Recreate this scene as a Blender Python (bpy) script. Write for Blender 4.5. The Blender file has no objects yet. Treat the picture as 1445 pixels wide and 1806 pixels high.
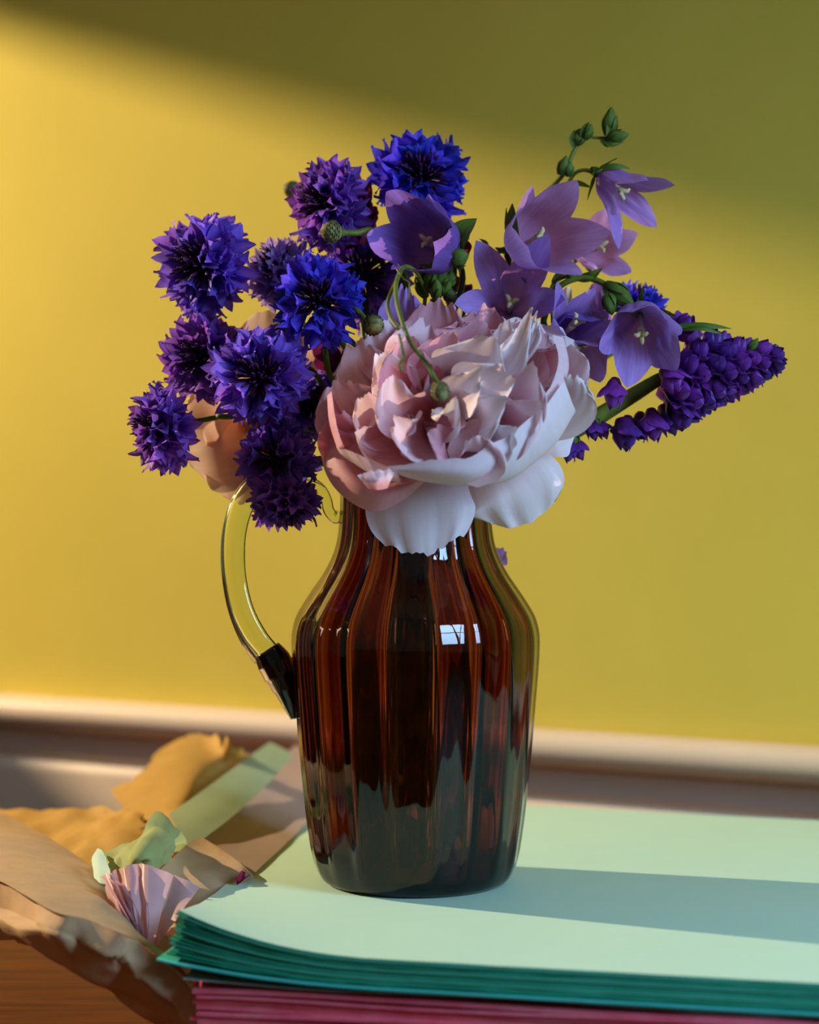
import bpy, bmesh, math, random
from mathutils import Vector, Matrix, noise, Euler
PI = math.pi
rnd = random.Random(7)
sc = bpy.context.scene
C = sc.collection

# ------------------------------------------------------------------ camera
F, W0, H0, HOR = 4000.0, 1445, 1806, 770.0
CAMD, ZC, ST = 1.333, 0.338, 0.077          # camera distance to the jug, eye height, height of the green paper stack
cam = bpy.data.cameras.new('camera'); camo = bpy.data.objects.new('camera', cam); C.objects.link(camo)
camo.location = (0, -CAMD, ZC); camo.rotation_euler = (PI/2, 0, 0)
cam.sensor_fit = 'HORIZONTAL'; cam.sensor_width = 36; cam.lens = 36*F/W0
cam.shift_y = -(H0/2-HOR)/W0
cam.clip_start = .05; cam.clip_end = 50
cam.dof.use_dof = True; cam.dof.focus_distance = 1.29; cam.dof.aperture_fstop = 6.0
sc.camera = camo

# ------------------------------------------------------------------ world, lights, exposure
sc.view_settings.view_transform = 'Standard'; sc.view_settings.look = 'None'
sc.view_settings.gamma = 1; sc.view_settings.use_curve_mapping = False
sc.view_settings.exposure = 0.08
wd = bpy.data.worlds.new('world'); sc.world = wd; wd.use_nodes = True
bg = wd.node_tree.nodes['Background']; bg.inputs[0].default_value = (1.0, .84, .68, 1); bg.inputs[1].default_value = .10

def light(name, kind, loc, target, energy, col, **kw):
    l = bpy.data.lights.new(name, kind); o = bpy.data.objects.new(name, l); C.objects.link(o)
    l.energy = energy; l.color = col
    for k, v in kw.items(): setattr(l, k, v)
    o.location = loc
    o.rotation_euler = (Vector(target)-Vector(loc)).to_track_quat('-Z', 'Y').to_euler()
    return o
light('low_sun', 'POINT', (-1.9, .74, 1.133), (0, 0, .2), 330, (1.0, .79, .52), shadow_soft_size=.010)
light('warm_fill_left', 'AREA', (-2.0, -.15, .70), (0, 0, .25), 8, (1.0, .82, .58), shape='RECTANGLE', size=.5, size_y=.5)  # added soft warm fill to brighten the left sides of the flowers
for i, (ox, oz) in enumerate(((-.17, -.3), (.17, -.3), (-.17, .3), (.17, .3))):   # four panes of the cool window
    light('window_pane_right', 'AREA', (.92+ox*.5, -.78+ox*.45, .72+oz*.65), (0.08+ox*.5, -.05+ox*.45, .12+oz*.65), 1.55, (.40, .66, 1.0), shape='RECTANGLE', size=.19, size_y=.34, spread=math.radians(100))
sc.cycles.max_bounces = 14; sc.cycles.transmission_bounces = 12; sc.cycles.transparent_max_bounces = 12
sc.cycles.diffuse_bounces = 4; sc.cycles.glossy_bounces = 6
sc.cycles.caustics_refractive = True; sc.cycles.caustics_reflective = False
sc.cycles.sample_clamp_indirect = 4

# ------------------------------------------------------------------ coordinates: photograph -> place
def P(px, py, dy):            # point at depth dy behind (+) or in front (-) of the jug's axis
    d = CAMD+dy
    return Vector(((px-W0/2)/F*d, dy, ZC-(py-HOR)/F*d))
def G(px, py, z):             # point at height z
    d = F*(ZC-z)/(py-HOR)
    return Vector(((px-W0/2)/F*d, d-CAMD, z))
WN = Vector((-.458, -.889, 0)); WD = Vector((.889, -.458, 0)); WO = Vector((-.3525, .619, 0))   # back wall: normal, direction, origin

# ------------------------------------------------------------------ materials
def mat(name):
    m = bpy.data.materials.new(name); m.use_nodes = True
    nt = m.node_tree; nt.nodes.clear()
    out = nt.nodes.new('ShaderNodeOutputMaterial')
    return m, nt, out
def nd(nt, t, **kw):
    n = nt.nodes.new(t)
    for k, v in kw.items():
        if k.startswith('i_'): n.inputs[k[2:].replace('_', ' ')].default_value = v
        else: setattr(n, k, v)
    return n
def ramp(nt, stops):
    r = nt.nodes.new('ShaderNodeValToRGB'); e = r.color_ramp.elements
    while len(e) > 1: e.remove(e[-1])
    e[0].position = stops[0][0]; e[0].color = (*stops[0][1], 1)
    for p, c in stops[1:]:
        x = e.new(p); x.color = (*c, 1)
    return r
def simple(name, c1, c2=None, scale=40, rough=.6, bump=0, bscale=200, spec=.3, stretch=None, detail=4, coat=0):
    m, nt, out = mat(name)
    b = nd(nt, 'ShaderNodeBsdfPrincipled'); b.inputs['Roughness'].default_value = rough
    b.inputs['Specular IOR Level'].default_value = spec; b.inputs['Coat Weight'].default_value = coat
    tc = nd(nt, 'ShaderNodeTexCoord'); mp = nd(nt, 'ShaderNodeMapping'); nt.links.new(tc.outputs['Object'], mp.inputs[0])
    if stretch: mp.inputs['Scale'].default_value = stretch
    if c2:
        n = nd(nt, 'ShaderNodeTexNoise', i_Scale=scale, i_Detail=detail); nt.links.new(mp.outputs[0], n.inputs['Vector'])
        r = ramp(nt, [(.35, c1), (.65, c2)]); nt.links.new(n.outputs[0], r.inputs[0]); nt.links.new(r.outputs[0], b.inputs['Base Color'])
    else: b.inputs['Base Color'].default_value = (*c1, 1)
    if bump:
        n = nd(nt, 'ShaderNodeTexNoise', i_Scale=bscale, i_Detail=3); nt.links.new(mp.outputs[0], n.inputs['Vector'])
        bp = nd(nt, 'ShaderNodeBump', i_Strength=bump, i_Distance=.001); nt.links.new(n.outputs[0], bp.inputs['Height'])
        nt.links.new(bp.outputs[0], b.inputs['Normal'])
    nt.links.new(b.outputs[0], out.inputs[0])
    return m
def petalmat(name, base, tip, trans=.4, vein=.15, veinscale=30, hue=0.0, rough=.55, pos=(.1, .8), val=0.0):
    """thin petal or tissue: colour runs from base to tip along UV v, veins along u; light passes through"""
    m, nt, out = mat(name)
    uv = nd(nt, 'ShaderNodeUVMap'); sp = nd(nt, 'ShaderNodeSeparateXYZ'); nt.links.new(uv.outputs[0], sp.inputs[0])
    r = ramp(nt, [(pos[0], base), (pos[1], tip)]); nt.links.new(sp.outputs[1], r.inputs[0])
    mp = nd(nt, 'ShaderNodeMapping'); mp.inputs['Scale'].default_value = (veinscale, 2.5, 1); nt.links.new(uv.outputs[0], mp.inputs[0])
    n = nd(nt, 'ShaderNodeTexNoise', i_Scale=1.0, i_Detail=3); nt.links.new(mp.outputs[0], n.inputs['Vector'])
    mr = nd(nt, 'ShaderNodeMapRange'); mr.inputs[1].default_value = .3; mr.inputs[2].default_value = .7
    mr.inputs[3].default_value = 1-vein; mr.inputs[4].default_value = 1+vein*.4; nt.links.new(n.outputs[0], mr.inputs[0])
    hs = nd(nt, 'ShaderNodeHueSaturation'); nt.links.new(r.outputs[0], hs.inputs['Color'])
    oi = nd(nt, 'ShaderNodeObjectInfo')
    if hue:
        h = nd(nt, 'ShaderNodeMapRange'); h.inputs[3].default_value = .5-hue; h.inputs[4].default_value = .5+hue
        nt.links.new(oi.outputs['Random'], h.inputs[0]); nt.links.new(h.outputs[0], hs.inputs['Hue'])
    mu = nd(nt, 'ShaderNodeMath', operation='MULTIPLY'); nt.links.new(mr.outputs[0], mu.inputs[0])
    v2 = nd(nt, 'ShaderNodeMapRange'); v2.inputs[3].default_value = 1-val; v2.inputs[4].default_value = 1+val
    nt.links.new(oi.outputs['Random'], v2.inputs[0]); nt.links.new(v2.outputs[0], mu.inputs[1])
    nt.links.new(mu.outputs[0], hs.inputs['Value'])
    b = nd(nt, 'ShaderNodeBsdfPrincipled'); b.inputs['Roughness'].default_value = rough; b.inputs['Specular IOR Level'].default_value = .25
    t = nd(nt, 'ShaderNodeBsdfTranslucent'); mx = nd(nt, 'ShaderNodeMixShader'); mx.inputs[0].default_value = trans
    bp = nd(nt, 'ShaderNodeBump', i_Strength=.35, i_Distance=.0006); bp.inputs['Strength'].default_value = .15 if 'peony' in name else .35
    nt.links.new(n.outputs[0], bp.inputs['Height'])
    nt.links.new(bp.outputs[0], b.inputs['Normal'])
    nt.links.new(hs.outputs[0], b.inputs['Base Color']); nt.links.new(hs.outputs[0], t.inputs[0])
    nt.links.new(b.outputs[0], mx.inputs[1]); nt.links.new(t.outputs[0], mx.inputs[2]); nt.links.new(mx.outputs[0], out.inputs[0])
    return m
def papermat(name, c1, c2, trans=.15, rough=.7, scale=25, fibre=.25):
    m, nt, out = mat(name)
    tc = nd(nt, 'ShaderNodeTexCoord')
    n = nd(nt, 'ShaderNodeTexNoise', i_Scale=scale, i_Detail=6, i_Roughness=.65); nt.links.new(tc.outputs['Object'], n.inputs['Vector'])
    r = ramp(nt, [(.3, c1), (.7, c2)]); nt.links.new(n.outputs[0], r.inputs[0])
    f = nd(nt, 'ShaderNodeTexNoise', i_Scale=900, i_Detail=3); nt.links.new(tc.outputs['Object'], f.inputs['Vector'])
    bp = nd(nt, 'ShaderNodeBump', i_Strength=fibre, i_Distance=.0004); nt.links.new(f.outputs[0], bp.inputs['Height'])
    b = nd(nt, 'ShaderNodeBsdfPrincipled'); b.inputs['Roughness'].default_value = rough; b.inputs['Specular IOR Level'].default_value = .25
    nt.links.new(r.outputs[0], b.inputs['Base Color']); nt.links.new(bp.outputs[0], b.inputs['Normal'])
    t = nd(nt, 'ShaderNodeBsdfTranslucent'); nt.links.new(r.outputs[0], t.inputs[0])
    mx = nd(nt, 'ShaderNodeMixShader'); mx.inputs[0].default_value = trans
    nt.links.new(b.outputs[0], mx.inputs[1]); nt.links.new(t.outputs[0], mx.inputs[2]); nt.links.new(mx.outputs[0], out.inputs[0])
    return m
def glass(name, tint, absorb=None, dens=0, rough=0.0):
    m, nt, out = mat(name)
    g = nd(nt, 'ShaderNodeBsdfGlass', i_IOR=1.5, i_Roughness=rough); g.inputs[0].default_value = (*tint, 1)
    nt.links.new(g.outputs[0], out.inputs[0])
    if dens:
        v = nd(nt, 'ShaderNodeVolumeAbsorption', i_Density=dens); v.inputs[0].default_value = (*absorb, 1)
        nt.links.new(v.outputs[0], out.inputs['Volume'])
    return m
M = {}
M['wall'] = simple('yellow_wall_paint', (.58, .45, .062), (.62, .48, .070), scale=6, rough=.75, bump=.25, bscale=900, spec=.2)
M['trim'] = simple('cream_gloss_paint', (.62, .48, .34), (.66, .52, .37), scale=5, rough=.4, spec=.4)
M['wood'] = simple('orange_brown_wood', (.13, .032, .003), (.055, .011, .0015), scale=8, rough=.5, spec=.2, stretch=(1.2, 14, 14), detail=8, bump=.2, bscale=30)
M['plaster'] = simple('cream_plaster', (.5, .45, .35))
M['green_paper'] = papermat('mint_paper', (.46, .67, .50), (.48, .69, .52), trans=.05, rough=.6, fibre=.15)
M['green_edge'] = papermat('emerald_paper', (.015, .30, .17), (.03, .42, .26), trans=.1)
M['green_bright'] = papermat('bright_green_paper', (.06, .46, .28), (.10, .55, .36), trans=.15)
M['turq_paper'] = papermat('turquoise_paper', (.05, .55, .45), (.08, .6, .5), trans=.2)
M['pale_paper'] = papermat('pale_blue_paper', (.35, .55, .52), (.42, .62, .6), trans=.2)
M['pink_edge'] = papermat('raspberry_paper', (.86, .10, .17), (.95, .26, .33), trans=.1)
M['kraft'] = papermat('brown_kraft_paper', (.44, .28, .145), (.52, .34, .18), trans=.08, scale=60, fibre=.4)
M['ochre'] = papermat('ochre_kraft_paper', (.46, .26, .05), (.54, .32, .075), trans=.2, scale=40, fibre=.3)
M['sage'] = papermat('sage_tissue', (.38, .44, .16), (.46, .52, .22), trans=.35)
M['mint_tissue'] = papermat('mint_tissue', (.36, .50, .30), (.42, .56, .36), trans=.35)
M['whitegreen'] = papermat('white_green_tissue', (.55, .75, .65), (.6, .8, .7), trans=.3)
M['blush'] = papermat('blush_tissue', (.62, .44, .36), (.66, .48, .40), trans=.35)
M['pink_tissue'] = papermat('pink_tissue', (.72, .42, .42), (.80, .52, .52), trans=.4, rough=.4)
M['stem'] = simple('green_stem', (.08, .12, .010), (.15, .19, .018), scale=120, rough=.5, stretch=(1, 1, .2))
M['darkstem'] = simple('dark_green_stem', (.02, .05, .014), (.05, .09, .02), scale=150, rough=.5)
M['leaf'] = petalmat('green_leaf', (.07, .13, .018), (.13, .21, .03), trans=.25, vein=.3, veinscale=12)
M['bud'] = simple('olive_bud_scale', (.09, .10, .02), (.26, .24, .09), scale=400, rough=.6)
M['darkbud'] = simple('dark_bud_scale', (.03, .035, .015), (.10, .09, .03), scale=400, rough=.6)
M['blue'] = petalmat('blue_cornflower', (.07, .03, .42), (.11, .08, .85), trans=.4, vein=.35, veinscale=14, hue=.012, val=.15)
M['violet'] = petalmat('violet_cornflower', (.10, .03, .36), (.28, .14, .80), trans=.4, vein=.35, veinscale=14, hue=.02, val=.15)  # purple cast of the warm left light put into the blue petal colour
M['purple'] = petalmat('purple_cornflower', (.12, .025, .30), (.32, .12, .66), trans=.4, vein=.35, veinscale=14, hue=.02, val=.15)  # stronger purple, again warm light mixed into the petal colour
M['lavender'] = petalmat('lavender_cornflower', (.38, .22, .66), (.58, .38, .90), trans=.45, vein=.3, veinscale=14, hue=.015, val=.1)
M['stamen'] = simple('purple_black_stamen', (.015, .004, .03), (.09, .015, .10), scale=300, rough=.5)
M['bell'] = petalmat('lilac_bell', (.36, .16, .50), (.50, .30, .80), trans=.45, vein=.18, veinscale=40, pos=(.0, .9))
M['bellpink'] = petalmat('pink_lilac_bell', (.55, .24, .50), (.62, .34, .72), trans=.45, vein=.15, veinscale=40, pos=(.0, .9))
M['belldark'] = petalmat('violet_bell', (.22, .09, .40), (.32, .17, .64), trans=.45, vein=.18, veinscale=40, pos=(.0, .9))
M['stigma'] = simple('cream_stigma', (.58, .50, .20), (.66, .58, .28), scale=300, rough=.6)
M['lupin'] = petalmat('purple_lupin', (.12, .012, .13), (.15, .03, .30), trans=.25, vein=.3, veinscale=8, hue=.03, val=.25, rough=.4)
M['maroon'] = petalmat('maroon_petal', (.16, .01, .05), (.26, .02, .09), trans=.3, vein=.3, veinscale=10, hue=.02)
M['peony'] = petalmat('pale_pink_peony', (.74, .22, .27), (.88, .64, .69), trans=.32, vein=.07, veinscale=22, hue=.008, pos=(.05, .75), val=.04)
M['peonyrose'] = petalmat('rose_peony', (.66, .16, .23), (.80, .42, .49), trans=.32, vein=.08, veinscale=22, hue=.008, pos=(.05, .8))
M['peonywhite'] = petalmat('white_peony', (.80, .46, .48), (.87, .75, .78), trans=.3, vein=.06, veinscale=22, pos=(.0, .5))
M['peach'] = petalmat('peach_peony', (.80, .46, .34), (.82, .58, .44), trans=.4, vein=.08, veinscale=18, pos=(.0, .9))
M['amber'] = glass('amber_glass', (1, 1, 1), (.66, .33, .08), 1050)
M['clear'] = glass('clear_glass', (.93, .97, .82))

# ------------------------------------------------------------------ object helpers
def tag(o, label=None, cat=None, group=None, kind=None):
    if label: o['label'] = label
    if cat: o['category'] = cat
    if group: o['group'] = group
    if kind: o['kind'] = kind
    return o
class MB:
    """collects vertices, faces and uvs of one mesh"""
    def __init__(s): s.v = []; s.f = []; s.uv = []; s.mi = []
    def grid(s, pts, uvs=None, close_u=False, mi=0):     # pts[row][col]
        b = len(s.v); nr = len(pts); nc = len(pts[0])
        for r in range(nr):
            for c in range(nc):
                s.v.append(Vector(pts[r][c])); s.uv.append(uvs[r][c] if uvs else (c/max(1, nc-1), r/max(1, nr-1)))
        for r in range(nr-1):
            for c in range(nc if close_u else nc-1):
                c2 = (c+1) % nc
                s.f.append((b+r*nc+c, b+r*nc+c2, b+(r+1)*nc+c2, b+(r+1)*nc+c)); s.mi.append(mi)
    def tube(s, path, rad, n=8, cap=True, flat=None, mi=0, hint=None):
        path = [Vector(p) for p in path]; rows = []; prev = None
        for i, p in enumerate(path):
            t = (path[min(i+1, len(path)-1)]-path[max(i-1, 0)]).normalized()
            if prev is None:
                h = Vector(hint) if hint else (Vector((0, 0, 1)) if abs(t.z) < .9 else Vector((1, 0, 0)))
                a = t.cross(h).normalized()
            else: a = (prev-t*prev.dot(t)).normalized()
            prev = a; b2 = t.cross(a); r = rad[i] if isinstance(rad, (list, tuple)) else rad
            ra = r*(flat if flat else 1)
            rows.append([p+a*math.cos(2*PI*k/n)*ra+b2*math.sin(2*PI*k/n)*r for k in range(n)])
        base = len(s.v); s.grid(rows, close_u=True, mi=mi)
        if cap:
            s.f.append(tuple(base+k for k in range(n))[::-1]); s.mi.append(mi)
            e = base+(len(rows)-1)*n; s.f.append(tuple(e+k for k in range(n))); s.mi.append(mi)
    def xform(s, M4, start=0):
        for i in range(start, len(s.v)): s.v[i] = M4 @ s.v[i]
    def mesh(s, name, mats, smooth=True):
        me = bpy.data.meshes.new(name); me.from_pydata([tuple(v) for v in s.v], [], s.f)
        for m in (mats if isinstance(mats, (list, tuple)) else [mats]): me.materials.append(m)
        ul = me.uv_layers.new(name='UVMap')
        me.polygons.foreach_set('material_index', s.mi)
        me.polygons.foreach_set('use_smooth', [smooth]*len(me.polygons))
        li = [0]*len(me.loops); me.loops.foreach_get('vertex_index', li)
        buf = []
        for i in li: buf.extend(s.uv[i])
        ul.data.foreach_set('uv', buf)
        me.update(); return me
def place(name, me, root=None, mtx=None, world=None):
    """link a mesh as an object; world=True: the mesh is in world coordinates, moved into the root's frame"""
    o = bpy.data.objects.new(name, me); C.objects.link(o)
    if root is not None:
        o.parent = root
        if world:
            R = root.matrix_basis.copy(); p = root.parent
            while p is not None: R = p.matrix_basis @ R; p = p.parent
            me.transform(R.inverted())
    if mtx is not None: o.matrix_basis = mtx
    return o
def empty(name, loc, axis=None, root=None, roll=0):
    o = bpy.data.objects.new(name, None); C.objects.link(o); o.empty_display_size = .01
    q = Vector(axis).normalized().to_track_quat('Z', 'Y') if axis is not None else Euler((0, 0, 0)).to_quaternion()
    m = Matrix.LocRotScale(Vector(loc), q, None) @ Matrix.Rotation(roll, 4, 'Z')
    if root is not None: o.parent = root; m = root.matrix_basis.inverted() @ m
    o.matrix_basis = m
    return o
def catmull(pts, n=8):
    pts = [Vector(p) for p in pts]; q = [2*pts[0]-pts[1]]+pts+[2*pts[-1]-pts[-2]]; out = []
    for i in range(1, len(q)-2):
        for k in range(n):
            t = k/n; a, b, c, d = q[i-1:i+3]
            out.append(.5*((2*b)+(c-a)*t+(2*a-5*b+4*c-d)*t*t+(-a+3*b-3*c+d)*t**3))
    out.append(pts[-1]); return out
def lerp_list(vals, n): # values at control points -> same sampling as catmull
    out = []
    for i in range(len(vals)-1):
        for k in range(n): out.append(vals[i]+(vals[i+1]-vals[i])*k/n)
    out.append(vals[-1]); return out

def petal(mb, spine, width, hint, cup=.25, ruffle=0, rag=.0, k=.3, b=.25, a=.6, c=.45, seed=0, nu=12, nv=12, freq=3, point=0, mi=0, twist=0):
    """one petal as a curved sheet. spine: 3-4 control points; hint: side its hollow faces"""
    sp = catmull(spine, max(2, nv//(len(spine)-1)+1)); n = len(sp)-1; hint = Vector(hint)
    L = sum((sp[i+1]-sp[i]).length for i in range(n))
    def at(t):
        x = max(0, min(.9999, t))*n; i = int(x); f = x-i
        p = sp[i].lerp(sp[i+1], f)+(sp[n]-sp[n-1])*max(0, t-1)*n
        tg = (sp[min(i+1, n)]-sp[max(i-1, 0)]).lerp(sp[min(i+2, n)]-sp[i], f).normalized(); return p, tg
    rows = []; uvs = []
    for j in range(nv+1):
        t = j/nv; row = []; uvr = []
        w = b+(1-b)*math.sin(PI/2*min(1, t/a))**.9
        if t > a: w *= 1-c*((t-a)/(1-a))**2
        if point and t > a: w *= (1-((t-a)/(1-a))**(2.2/point))*.98+.02
        w *= width/2
        for i in range(nu+1):
            s_ = -1+2*i/nu
            nz = noise.noise(Vector((s_*freq, seed*7.3, 0)))+.5*noise.noise(Vector((s_*freq*3.1, seed*3.7, 5)))
            te = t*(1-t*t*(k*abs(s_)**2.6+rag*(nz+.5)))
            p, tg = at(te)
            side = tg.cross(hint).normalized(); nn = side.cross(tg).normalized()
            if twist: 
                q = Matrix.Rotation(twist*t, 3, tg); side = q @ side; nn = q @ nn
            if nn.dot(hint) < 0: nn = -nn
            off = cup*w*s_*s_*1.0
            rf = ruffle*L*t*t*(noise.noise(Vector((s_*freq, t*1.5, seed*5.1)))+.6*noise.noise(Vector((s_*freq*2.3, t*2, seed*9.1)))*abs(s_))
            lowf = .05*L*noise.noise(Vector((s_*1.2, t*1.5, seed*2.9+40)))
            row.append(p+side*w*s_*(1-.12*cup*s_*s_)+nn*(off+rf+lowf)); uvr.append((i/nu, t))
        rows.append(row); uvs.append(uvr)
    mb.grid(rows, uvs, mi=mi)

# ------------------------------------------------------------------ setting
def box_mb(mb, lo, hi, M4=None):
    b = len(mb.v); st = b
    for z in (lo[2], hi[2]):
        for (x, y) in ((lo[0], lo[1]), (hi[0], lo[1]), (hi[0], hi[1]), (lo[0], hi[1])): mb.v.append(Vector((x, y, z))); mb.uv.append((0, 0))
    for f in ((3, 2, 1, 0), (4, 5, 6, 7), (0, 1, 5, 4), (1, 2, 6, 5), (2, 3, 7, 6), (3, 0, 4, 7)): mb.f.append(tuple(b+i for i in f)); mb.mi.append(0)
    if M4 is not None: mb.xform(M4, st)
WM = Matrix(((WD.x, -WN.x, 0, WO.x), (WD.y, -WN.y, 0, WO.y), (0, 0, 1, 0), (0, 0, 0, 1)))   # x along the wall, -y into the room
mb = MB(); box_mb(mb, (-3, -6, -.05), (3, .02, 0), WM); tag(place('floor', mb.mesh('floor', M['wood'], False)), 'dark orange-brown wooden floor under the papers', kind='structure')
mb = MB(); box_mb(mb, (-1.06, 0, 0), (2.6, .1, 2.4), WM); tag(place('wall_back', mb.mesh('wall_back', M['wall'], False)), 'plain mustard yellow painted wall behind the bouquet', kind='structure')
mb = MB()
for lo, hi in (((-1.06, -2.6, 0), (-1, -1.5, 2.4)), ((-1.06, -.12, 0), (-1, 0, 2.4)), ((-1.06, -1.5, 0), (-1, -.12, .822)), ((-1.06, -1.5, 1.017), (-1, -.12, 2.4))): box_mb(mb, lo, hi, WM)
tag(place('gobo_wall_left', mb.mesh('gobo_wall_left', M['plaster'], False)), kind='structure')  # unseen gobo added: slot edges shade the upper yellow wall and the skirting
prof = [(0, .117), (.010, .117), (.020, .1155), (.0245, .111), (.0255, .105), (.0235, .098), (.016, .092), (.009, .089), (.0075, .088), (.0075, .071), (.006, .069), (.003, .066), (.003, .063), (.006, .061), (.0082, .058), (.0085, .054), (.0084, .050), (.0084, .048), (.0084, .046), (.0084, 0)]
mb = MB(); mb.grid([[WM @ Vector((x, -a, z)) for (a, z) in prof] for x in [-1+.1*i for i in range(36)]])
tag(place('baseboard_back', mb.mesh('baseboard', M['trim'])), 'cream moulded skirting board along the yellow wall', kind='structure')

# ------------------------------------------------------------------ paper
def hsh(i, j, k):
    x = math.sin(i*127.1+j*311.7+k*74.7)*43758.5453; return (x-math.floor(x))*2-1
def facets(x, y, seed):      # heights at the nodes of a jittered triangle lattice, joined by flat facets
    x += .35*noise.noise(Vector((x*.7, y*.7, seed))); y += .35*noise.noise(Vector((x*.7, y*.7, seed+9)))
    q = (x+y)*.366; i = math.floor(x+q); j = math.floor(y+q); fx = x+q-i; fy = y+q-j
    if fx > fy: return hsh(i, j, seed)*(1-fx)+hsh(i+1, j, seed)*(fx-fy)+hsh(i+1, j+1, seed)*fy
    return hsh(i, j, seed)*(1-fy)+hsh(i, j+1, seed)*(fy-fx)+hsh(i+1, j+1, seed)*fx
def crease(p, seed, amp=.004, sc_=18):
    a = seed*1.3; x = p.x*math.cos(a)+p.y*math.sin(a)+p.z*.5; y = -p.x*math.sin(a)+p.y*math.cos(a)+p.z
    return amp*(1.0*facets(x*sc_*1.1, y*sc_*1.1, seed)+.45*facets(y*sc_*2.6, x*sc_*2.6, seed+3))
def resample(row, n):
    c = catmull(row, 8); m = len(c)-1; out = []
    for i in range(n+1):
        x = i/n*m; j = min(int(x), m-1); out.append(c[j].lerp(c[j+1], x-j))
    return out
def sheet(name, rows, material, seed, amp=.003, sc_=18, nu=40, nv=24, torn=0, edges=(1, 1, 1, 1), root=None, thick=0):
    cols = [resample(r, nu) for r in rows]
    grid = [resample([cols[k][i] for k in range(len(rows))], nv) for i in range(nu+1)]
    pts = [[grid[i][j].copy() for i in range(nu+1)] for j in range(nv+1)]
    cpy = [[p.copy() for p in r] for r in pts]
    for j in range(nv+1):
        for i in range(nu+1):
            p = cpy[j][i]
            du = cpy[j][min(i+1, nu)]-cpy[j][max(i-1, 0)]; dv = cpy[min(j+1, nv)][i]-cpy[max(j-1, 0)][i]
            nn = du.cross(dv)
            nn = nn.normalized() if nn.length > 1e-12 else Vector((0, 0, 1))
            if nn.z < 0: nn = -nn
            o = crease(p, seed, amp=amp, sc_=sc_)+noise.noise(p*14+Vector((0, 0, seed)))*amp*1.2
            q = p+nn*o
            if torn:
                t = torn*(noise.noise(p*60)+.6*noise.noise(p*190))
                if j == 0 and edges[0]: q += dv.normalized()*t
                if j == nv and edges[1]: q -= dv.normalized()*t
                if i == 0 and edges[2]: q += du.normalized()*t
                if i == nu and edges[3]: q -= du.normalized()*t
            pts[j][i] = q
    mb = MB(); mb.grid(pts)
    o = place(name, mb.mesh(name, material), root, world=root is not None)
    if thick:
        md = o.modifiers.new('thickness', 'SOLIDIFY'); md.thickness = thick; md.offset = -1
    return o
# stacks: corners of the flat top sheet (front-left, front-right, back-right, back-left)
FL = Vector((-.128, 1.160-CAMD, 0)); FR = Vector((.52, 1.005-CAMD, 0)); BR = Vector((.52, 1.464-CAMD, 0)); BL = Vector((-.065, 1.654-CAMD, 0))
def stack_sheet(name, z, th, jit, material, root, seed, curl=0, sag=0, wav=.0, inset=0.0, ext=(0, 0)):
    r = random.Random(seed); nu, nv = 44, 14
    off = [Vector((r.uniform(-1, 1)*jit, r.uniform(-1, 1)*jit, 0)) for _ in range(4)]
    fl, fr, br, bl = FL+off[0]+Vector((ext[0], ext[1], 0)), FR+off[1]+Vector((0, ext[1], 0)), BR+off[2], BL+off[3]+Vector((ext[0], 0, 0))
    top = []; bot = []
    for j in range(nv+1):
        v = (j/nv)**1.6; rt = []; rb = []
        for i in range(nu+1):
            u = (i/nu)**1.5
            p = fl.lerp(fr, u).lerp(bl.lerp(br, u), v)
            if j == 0: p.y += .0007*noise.noise(Vector((p.x*60, seed, 0)))+.0005*noise.noise(Vector((p.x*260, seed, 3)))
            if i == 0: p.x += .0012*noise.noise(Vector((p.y*80, seed, 9)))
            d = (Vector((p.x, p.y, 0))-Vector((FL.x-.004, FL.y, 0))).length
            du_ = max(0, 1-(p.x-FL.x)/.115); dvv = max(0, 1-(p.y-FL.y)/.19)
            zz = z+curl*(du_**2.3)*(dvv**1.5)+wav*noise.noise(Vector((p.x*9, seed*.3, v*3)))
            pull = Vector((.010*curl/.02*du_**2*dvv, 0, 0))
            rt.append(p+pull+Vector((0, 0, zz))); rb.append(p+pull+Vector((0, 0, zz-th)))
        top.append(rt); bot.append(rb)
    m = MB(); m.grid(top); b0 = len(m.v); m.grid([r_[::-1] for r_ in bot])
    def strip(a, b):
        s0 = len(m.v)
        for p_, q_ in zip(a, b): m.v += [p_, q_]; m.uv += [(0, 0), (0, 0)]
        for i in range(len(a)-1): m.f.append((s0+2*i, s0+2*i+1, s0+2*i+3, s0+2*i+2)); m.mi.append(1)
    strip(top[0], bot[0]); strip([r_[0] for r_ in top][::-1], [r_[0] for r_ in bot][::-1])
    return place(name, m.mesh(name, material, True), root, world=True)
for k_ in ('green',):
    root = empty('mint_paper_stack', (0, 0, .060)); tag(root, 'thick stack of mint green paper sheets with curled corner under the jug', 'paper stack')
    NG = 13
    for i in range(NG):
        z = ST-i*.00105
        f = 1-i/NG
        o = stack_sheet('sheet', z, .0009, .0009 if i else 0, [M['green_paper'] if i == 0 else M['green_edge'], M['green_bright'] if i in (0, 1, 5, 9) else M['green_edge']], root, 100+i, curl=.019*(.45+.55*f), wav=.0002, ext=(-.0012*math.sin(i*1.7), 0))
    o = stack_sheet('sheet', .0628, .0008, .002, [M['turq_paper'], M['turq_paper']], root, 160, curl=.0075, ext=(-.004, -.002)); tag(o, 'loose turquoise sheet at the bottom of the stack')
    o = stack_sheet('sheet', .0605, .0007, .002, [M['pale_paper'], M['pale_paper']], root, 161, curl=.001, wav=.0016, ext=(.012, -.003)); tag(o, 'pale blue sheet sagging under the turquoise one')
root = empty('pink_paper_stack', (0, 0, .0)); tag(root, 'stack of raspberry pink paper sheets beneath the mint green stack', 'paper stack')
z = .0575; i = 0
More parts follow.
